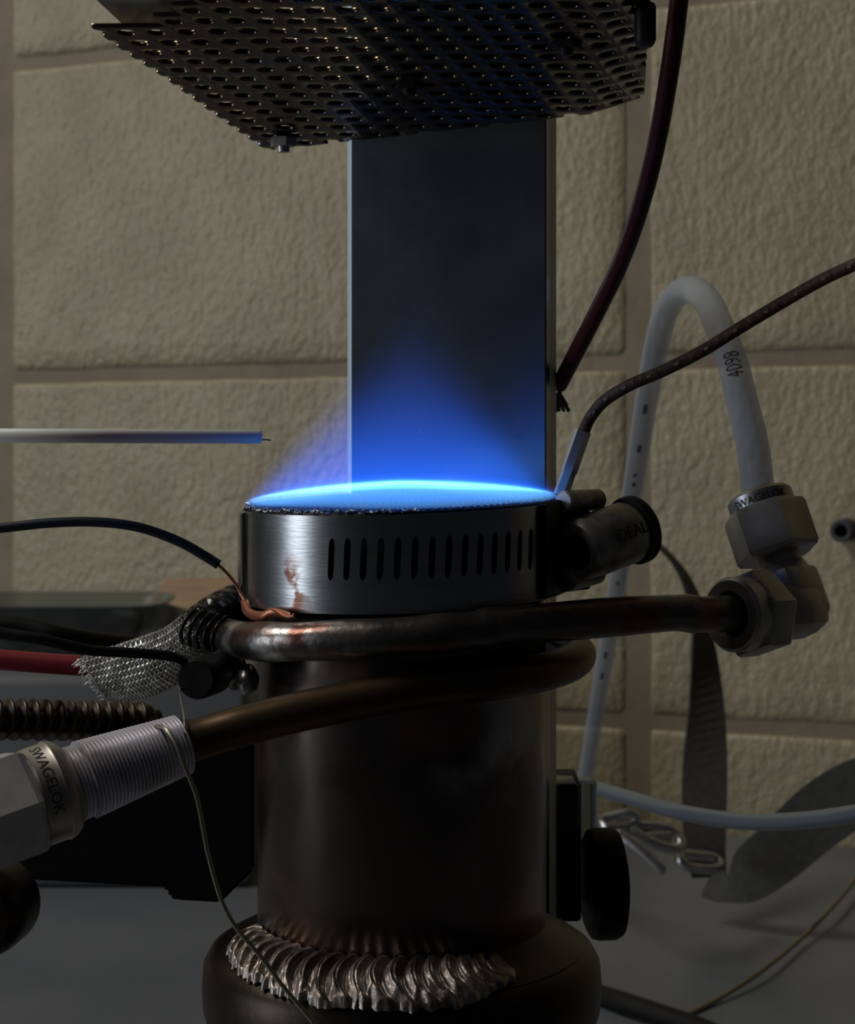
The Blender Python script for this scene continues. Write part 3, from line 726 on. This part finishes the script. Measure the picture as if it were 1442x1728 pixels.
kn = obj('round_knob', bm, 'flange'); tag(kn, 'dark round knob at the lower left edge beside the black clamp arm', 'knob')

# black clamp block and knob right of the barrel
cb = thing('bar_clamp', 'black plastic clamp with a thumb knob gripping the steel bar', 'clamp', P(980, 1585, 42))
bm = bmesh.new(); box(bm, P(951, 1424, 41.6), (.62, 1.6, 2.9), bev=.08); obj('clamp_block', bm, 'black', cb)
bm = bmesh.new(); box(bm, P(950, 1357, 41.2), (.62, 1.0, 1.05), bev=.1); obj('clear_cap', bm, 'clear', cb, label='smoky clear cap')
bm = bmesh.new(); c = P(990, 1492, 41.6); lathe(bm, c, (1, .12, 0), [(0, 0), (1.0, .0), (1.14, .08), (1.17, .2), (1.17, .55), (1.1, .68), (.8, .76), (0, .78)], seg=40); obj('thumb_knob', bm, 'black', cb)
bm = bmesh.new(); c = P(985, 1365, 42.6); lathe(bm, c, (0, 0, 1), [(.26, -.7), (.28, -.6), (.28, .6), (.2, .66)], seg=24); obj('pin', bm, 'clear', cb)

# insulated wires at the left
bwire = thing('blue_wire', 'navy insulated wire arching over to the coil with bare copper end', 'wire', P(412, 1040, 34))
bm = bmesh.new(); tube(bm, catmull([P(-40, 896, 34), P(20, 889, 34), P(90, 882, 34), P(165, 881, 34), P(235, 890, 34), P(300, 913, 34), P(345, 938, 34), P(369, 953, 34)], 8), .088, 14); obj('insulation', bm, 'blue', bwire)
bm = bmesh.new(); tube(bm, catmull([P(362, 948, 34), P(378, 962, 34), P(397, 985, 34), P(410, 1010, 33.9), P(418, 1030, 33.6), P(440, 1038, 33.2), P(455, 1028, 33), P(468, 1032, 32.8), P(482, 1040, 32.6), P(497, 1038, 32.45)], 6), .030, 8); obj('bare_end', bm, 'copperw', bwire, label='bare copper end')
bm = bmesh.new(); ribbon(bm, [(P(412, 1012, 33.8), Vector((.06, .02, .02))), (P(418, 1032, 33.5), Vector((.07, -.05, .05))), (P(440, 1040, 33.1), Vector((.05, -.05, .09))), (P(462, 1034, 32.9), Vector((.04, -.06, .08))), (P(490, 1040, 32.5), Vector((.03, -.05, .05)))], 6, .02)
obj('foil_twist', bm, 'copperw', bwire, label='twisted copper foil strip')
kw = thing('black_wire', 'black wire running into a stubby black cap beside the coil', 'wire', P(350, 1170, 33))
bm = bmesh.new(); tube(bm, catmull([P(-50, 1058, 32), P(0, 1068, 32), P(70, 1079, 32), P(150, 1097, 32.2), P(230, 1102, 32.4), P(290, 1108, 32.6), P(318, 1122, 32.8), P(330, 1133, 33)], 8), .078, 14, rf=lambda t: .10-.025*t); obj('insulation', bm, 'black', kw)
a, b = P(330, 1146, 32.6), P(373, 1132, 33.8)
bm = bmesh.new(); lathe(bm, a, b-a, [(0, 0), (.30, .0), (.345, .06), (.35, .2), (.35, .8), (.26, .95), (.24, 1.3), (0, 1.3)], seg=32); obj('cap', bm, 'black', kw)
rw_ = thing('red_wire', 'thick red silicone wire ending at the silver braid', 'wire', P(60, 1140, 35))
bm = bmesh.new(); tube(bm, catmull([P(-60, 1108, 35), P(0, 1113, 35), P(60, 1118, 35), P(150, 1124, 35)], 6), .185, 16); obj('insulation', bm, 'redwire', rw_)
tw_ = thing('dark_cable', 'very dark thick cable lying over the tray behind the black wire', 'cable', P(60, 1080, 50))
bm = bmesh.new(); tube(bm, catmull([P(-60, 1050, 48), P(40, 1058, 48), P(110, 1075, 48), P(200, 1088, 49), P(300, 1092, 50)], 6), .26, 14); obj('insulation', bm, 'black', tw_)

# braided strap with black sheath
bs_ = thing('braided_strap', 'flat silver braided strap running up under the coil', 'strap', P(200, 1190, 34.5))
cl_pts = [(P(158, 1147, 34.2), 46, -52), (P(205, 1137, 34.1), 50, -62), (P(255, 1122, 34.0), 50, -75), (P(300, 1100, 34.0), 46, -62), (P(335, 1068, 34.1), 40, -52), (P(372, 1042, 34.6), 36, -60), (P(415, 1025, 35.4), 34, -75)]
cs = []
for c, w, ang in cl_pts:
    a = math.radians(ang); cs.append((c, Vector((math.cos(a), 0, math.sin(a)))*-1*w*c.y/F))
cc = catmull([c for c, w in cs], 12); cw = catmull([w for c, w in cs], 12)
def strapf(u, v):     # u 0..1 along, v -1..1 across
    x = u*(len(cc)-1); i = min(int(x), len(cc)-2); f = x-i
    c = cc[i].lerp(cc[i+1], f); w = cw[i].lerp(cw[i+1], f)
    return c + w*v + Vector((0, -.12*(1-v*v), 0))
bm = bmesh.new(); nu_ = 60; nv_ = 12
g = [[bm.verts.new(strapf(i/nu_, -1+2*j/nv_)+Vector((0, .05, 0))) for j in range(nv_+1)] for i in range(nu_+1)]
for i in range(nu_):
    for j in range(nv_): bm.faces.new((g[i][j], g[i+1][j], g[i+1][j+1], g[i][j+1]))
obj('backing', bm, 'fray', bs_)
bm = bmesh.new(); NU, NVv = 27, 9; umax = .66
for i in range(NU):
    for j in range(NVv*2):
        v0 = -1+(j+.5)/NVv; u0 = (i+.5*(j % 2)+.5)/NU*umax + .016*v0
        du, dv = umax/NU*.50, 1/NVv*.98
        up = random.uniform(.6, 1.3)
        c_ = strapf(min(1, max(0, u0)), max(-1, min(1, v0))); n_ = Vector((-.2, -1, .35)).normalized()
        cor = [strapf(min(1, max(0, u0+a_*du)), max(-1, min(1, v0+b_*dv))) for a_, b_ in ((-1, -.35), (.25, -1), (1, .35), (-.25, 1))]
        lift = [.03, .005, .03, .005] if j % 2 else [.005, .03, .005, .03]
        top = [bm.verts.new(p.lerp(c_, .08)+n_*l_) for p, l_ in zip(cor, lift)]; mid = bm.verts.new(c_+n_*.045*up)
        bot = [bm.verts.new(p-n_*.02) for p in cor]
        for k in range(4):
            bm.faces.new((top[k], top[(k+1) % 4], mid)); bm.faces.new((top[k], bot[k], bot[(k+1) % 4], top[(k+1) % 4]))
bmesh.ops.recalc_face_normals(bm, faces=bm.faces[:])
obj('woven_strands', bm, 'braid', bs_, smooth=False, kind='stuff')
bm = bmesh.new()          # loose strands at the cut end
for i in range(60):
    v = random.uniform(-1, 1); p = strapf(0, v); e = p+Vector((random.uniform(-.15, .08), random.uniform(-.05, .05), random.uniform(-.12, .06)))
    tube(bm, [strapf(.02, v), p, e], .010, 4)
for i in range(60):
    u = random.uniform(.05, .6); p = strapf(u, 1.0); q_ = strapf(u+.03, 1.02)
    tube(bm, [p, (p+q_)/2+Vector((0, -.03, -.04)), q_], .010, 4)
obj('loose_strands', bm, 'braid', bs_, kind='stuff')
# black ribbed sheath over the strap, next to the coil
rs = thing('ribbed_sheath', 'glossy black ribbed sheath between the braided strap and the coil', 'sheath', P(350, 1110, 34.5))
bm = bmesh.new()
sp_ = catmull([P(296, 1100, 34.3), P(318, 1072, 34.4), P(350, 1048, 34.6), P(385, 1030, 35.1), P(420, 1018, 35.8)], 16)
tube(bm, sp_, .3, 18, rf=lambda t: .30+.10*t+.035*(1 if math.sin(t*46) > 0 else -1)); obj('sheath_wall', bm, 'blackg', rs, angle=25)
for i in range(5):
    bm = bmesh.new(); a = P(318+i*13, 1060+i*3-4, 33.9); tube(bm, catmull([a+Vector((.12, .1, .28)), a+Vector((-.03, -.08, .12)), a+Vector((-.12, -.12, -.10)), a+Vector((-.1, 0, -.32))], 6), .038, 8); obj('rib', bm, 'blackg', rs)

# draped thin wires
lw = thing('lead_wire', 'thin pale wire drooping from the wound sleeve down over the weld', 'wire', P(400, 1700, 30.4))
bm = bmesh.new(); tube(bm, catmull([P(236, 1232, 32), P(256, 1227, 31.2), P(276, 1228, 30.6), P(295, 1250, 30.4), P(310, 1290, 30.4), P(331, 1342, 30.4), P(343, 1400, 30.4), P(352, 1445, 30.4), P(372, 1515, 30.4), P(398, 1565, 30.4), P(440, 1615, 30.4), P(480, 1668, 30.4), P(520, 1715, 30.4), P(560, 1770, 30.4)], 8), .036, 10); obj('strand', bm, 'lead', lw)
bm = bmesh.new(); tube(bm, catmull([P(303, 1155, 33), P(305, 1180, 32), P(310, 1207, 31.3), P(312, 1240, 30.9)], 6), .016, 6); hw_ = obj('tie_wire', bm, 'lead'); tag(hw_, 'hair-thin pale wire between the braided strap and the wound sleeve', 'wire')

# ================================================================ ON THE BENCH, RIGHT
gh = thing('grey_hose', 'glossy blue-grey hose sweeping out from behind the bar clamp', 'hose', P(1200, 1400, 52))
bm = bmesh.new(); tube(bm, catmull([P(940, 1308, 60), P(985, 1324, 58), P(1060, 1346, 55), P(1150, 1371, 52), P(1250, 1386, 50), P(1350, 1385, 48), P(1450, 1372, 46), P(1520, 1360, 45)], 8), .215, 18); obj('hose_wall', bm, 'hose', gh)

st = thing('webbing_strap', 'dark grey webbing strap hanging against the block wall', 'strap', P(1200, 1510, 90))
cm = lambda px, Y: px*Y/F
bm = bmesh.new()
def rp(x, y, Y, w, dy=0): return (P(x, y, Y), Vector((cm(w, Y), dy, 0)))
ribbon(bm, [rp(1040, 880, 98, 4, 1.4), rp(1095, 908, 98, 5, 1.4), rp(1135, 945, 98, 7, 1.4), rp(1160, 985, 98, 12, 1.3), rp(1178, 1040, 98, 17, 1.2), rp(1187, 1110, 97, 26, 1.0), rp(1191, 1200, 95, 33, .6), rp(1189, 1290, 93, 39, .3), rp(1188, 1380, 91, 38, .2), rp(1190, 1440, 90, 34, .2), rp(1196, 1480, 90, 30, .2)], 6, .14)
obj('hanging_web', bm, 'web', st, smooth=False)
bm = bmesh.new()
ribbon(bm, [(P(1200, 1478, 90), Vector((.5, .2, .9))), (P(1222, 1500, 89), Vector((.2, .3, .5))), (P(1258, 1478, 88), Vector((-.35, .2, 1.1))), (P(1310, 1440, 87), Vector((-.5, .2, 1.25))), (P(1375, 1382, 86), Vector((-.6, .2, 1.3))), (P(1440, 1340, 85), Vector((-.5, .2, 1.3))), (P(1520, 1310, 84), Vector((-.3, .2, 1.3)))], 6, .14)
obj('lying_web', bm, 'web', st, smooth=False)
bk = thing('strap_buckle', 'small chromed buckle on the bench at the foot of the webbing strap', 'buckle', P(1110, 1480, 84))
def loop(bm, pts, r, n=6):
    pts = [Vector(p) for p in pts]; tube(bm, catmull(pts+[pts[0], pts[1]], n)[:len(pts)*n+1], r, 8, caps=False)
bm = bmesh.new(); loop(bm, [P(1015, 1382, 84), P(1062, 1372, 84), P(1072, 1388, 84), P(1030, 1398, 83.5)], .2); obj('hook_ring', bm, 'steel_bright', bk)
bm = bmesh.new(); tube(bm, catmull([P(1040, 1405, 83.5), P(1075, 1430, 83), P(1110, 1462, 82.6), P(1120, 1468, 82.6)], 6), .27, 10); obj('lever', bm, 'steel_bright', bk)
bm = bmesh.new(); loop(bm, [P(1060, 1392, 84), P(1130, 1400, 84.5), P(1148, 1430, 84), P(1105, 1424, 83.5)], .24); obj('frame', bm, 'steel_bright', bk)
bm = bmesh.new(); loop(bm, [P(1150, 1440, 85), P(1205, 1448, 87), P(1210, 1466, 86), P(1158, 1462, 84.5)], .22); obj('slide_bar', bm, 'steel_bright', bk)
bm = bmesh.new(); box(bm, P(1108, 1412, 84), (1.3, .3, .45), bev=.08); obj('tongue', bm, 'steel', bk)

gw = obj('tan_wire', tube(bmesh.new(), catmull([P(1060, 1760, 74), P(1120, 1730, 75.5), P(1200, 1692, 78), P(1280, 1642, 81), P(1350, 1585, 86), P(1400, 1535, 90), P(1450, 1476, 96), P(1500, 1410, 100)], 8), .10, 10), 'goldw')
tag(gw, 'thin tan wire curving across the bench at the lower right', 'wire')
dk = obj('black_cable', tube(bmesh.new(), catmull([P(900, 1640, 82), P(990, 1672, 79), P(1050, 1692, 77), P(1110, 1712, 75.5), P(1190, 1740, 73.5), P(1260, 1775, 71)], 8), .42, 14), 'black')
tag(dk, 'thick black cable on the bench poking out beside the burner base', 'cable')

# ================================================================ ON THE BENCH, LEFT
bx_ = obj('instrument_case', box(bmesh.new(), (-24.5, 104, (BZ-14.6)/2), (31.5, 16, BZ*-1-14.6), bev=.5), 'box')
tag(bx_, 'low pale grey instrument case on the bench under the tray and board', 'case')
# clear tray with dark things, tan board, cloth strip
ty = thing('clear_tray', 'shallow clear plastic tray holding dark cloth on the grey case', 'tray', P(120, 1105, 98))
bm = bmesh.new(); tz = -14.58
for (r0, r1) in ((1, .95),):
    cx, cy, hx, hy = -19.0, 101, 5.3, 3.2
    def rr(hx, hy, z, n=40): return [bm.verts.new((cx+hx*(abs(math.cos(t))**.4)*math.copysign(1, math.cos(t)), cy+hy*(abs(math.sin(t))**.4)*math.copysign(1, math.sin(t)), z)) for t in [2*math.pi*k/n for k in range(n)]]
    R_ = [rr(hx*.9, hy*.9, tz), rr(hx, hy, tz+2.9), rr(hx+.5, hy+.4, tz+3.1), rr(hx+.5, hy+.4, tz+3.25), rr(hx-.15, hy-.15, tz+3.2), rr(hx*.88, hy*.88, tz+.2)]
    for a_, b_ in zip(R_, R_[1:]):
        for k in range(40): bm.faces.new((a_[k], a_[(k+1) % 40], b_[(k+1) % 40], b_[k]))
    bm.faces.new(R_[0][::-1]); bm.faces.new(R_[-1])
obj('tray_wall', bm, 'clear', ty)
bm = bmesh.new(); bmesh.ops.create_grid(bm, x_segments=30, y_segments=16, size=1)
for v in bm.verts:
    x, y = v.co.x, v.co.y
    v.co = Vector((cx+x*4.5, cy+y*2.6, tz+1.7+.9*noise.noise(Vector((x*2.4, y*2.4, 5)))))
clo = obj('cloth', bm, 'black', mods=[('SOLIDIFY', dict(thickness=.003))]); tag(clo, 'crumpled dark cloth lying inside the clear tray', 'cloth')
bo = obj('wooden_board', box(bmesh.new(), (-12.0, 107, -12.3), (6.0, 5.6, .5), ax=[Vector((.98, -.12, .04)).normalized(), Vector((.1, .93, .36)).normalized(), Vector((-.05, -.36, .93)).normalized()], bev=.08), 'card')
tag(bo, 'tan wooden offcut board lying on the grey case behind the black sheath', 'board')
bm = bmesh.new(); ribbon(bm, [(Vector((-12.5, 97, -14.4)), Vector((1.6, 0, -.2))), (Vector((-13.0, 98.5, -13.0)), Vector((1.5, 0, -.25))), (Vector((-12.9, 99.4, -12.3)), Vector((1.0, 0, -.3))), (Vector((-12.5, 101.5, -12.1)), Vector((1.0, 0, -.3))), (Vector((-11.5, 105, -13.0)), Vector((1.0, 0, -.3)))], 6, .25)
gs = obj('cloth_strip', bm, 'cloth'); tag(gs, 'folded grey-brown cloth strip on the case beside the tray', 'cloth')
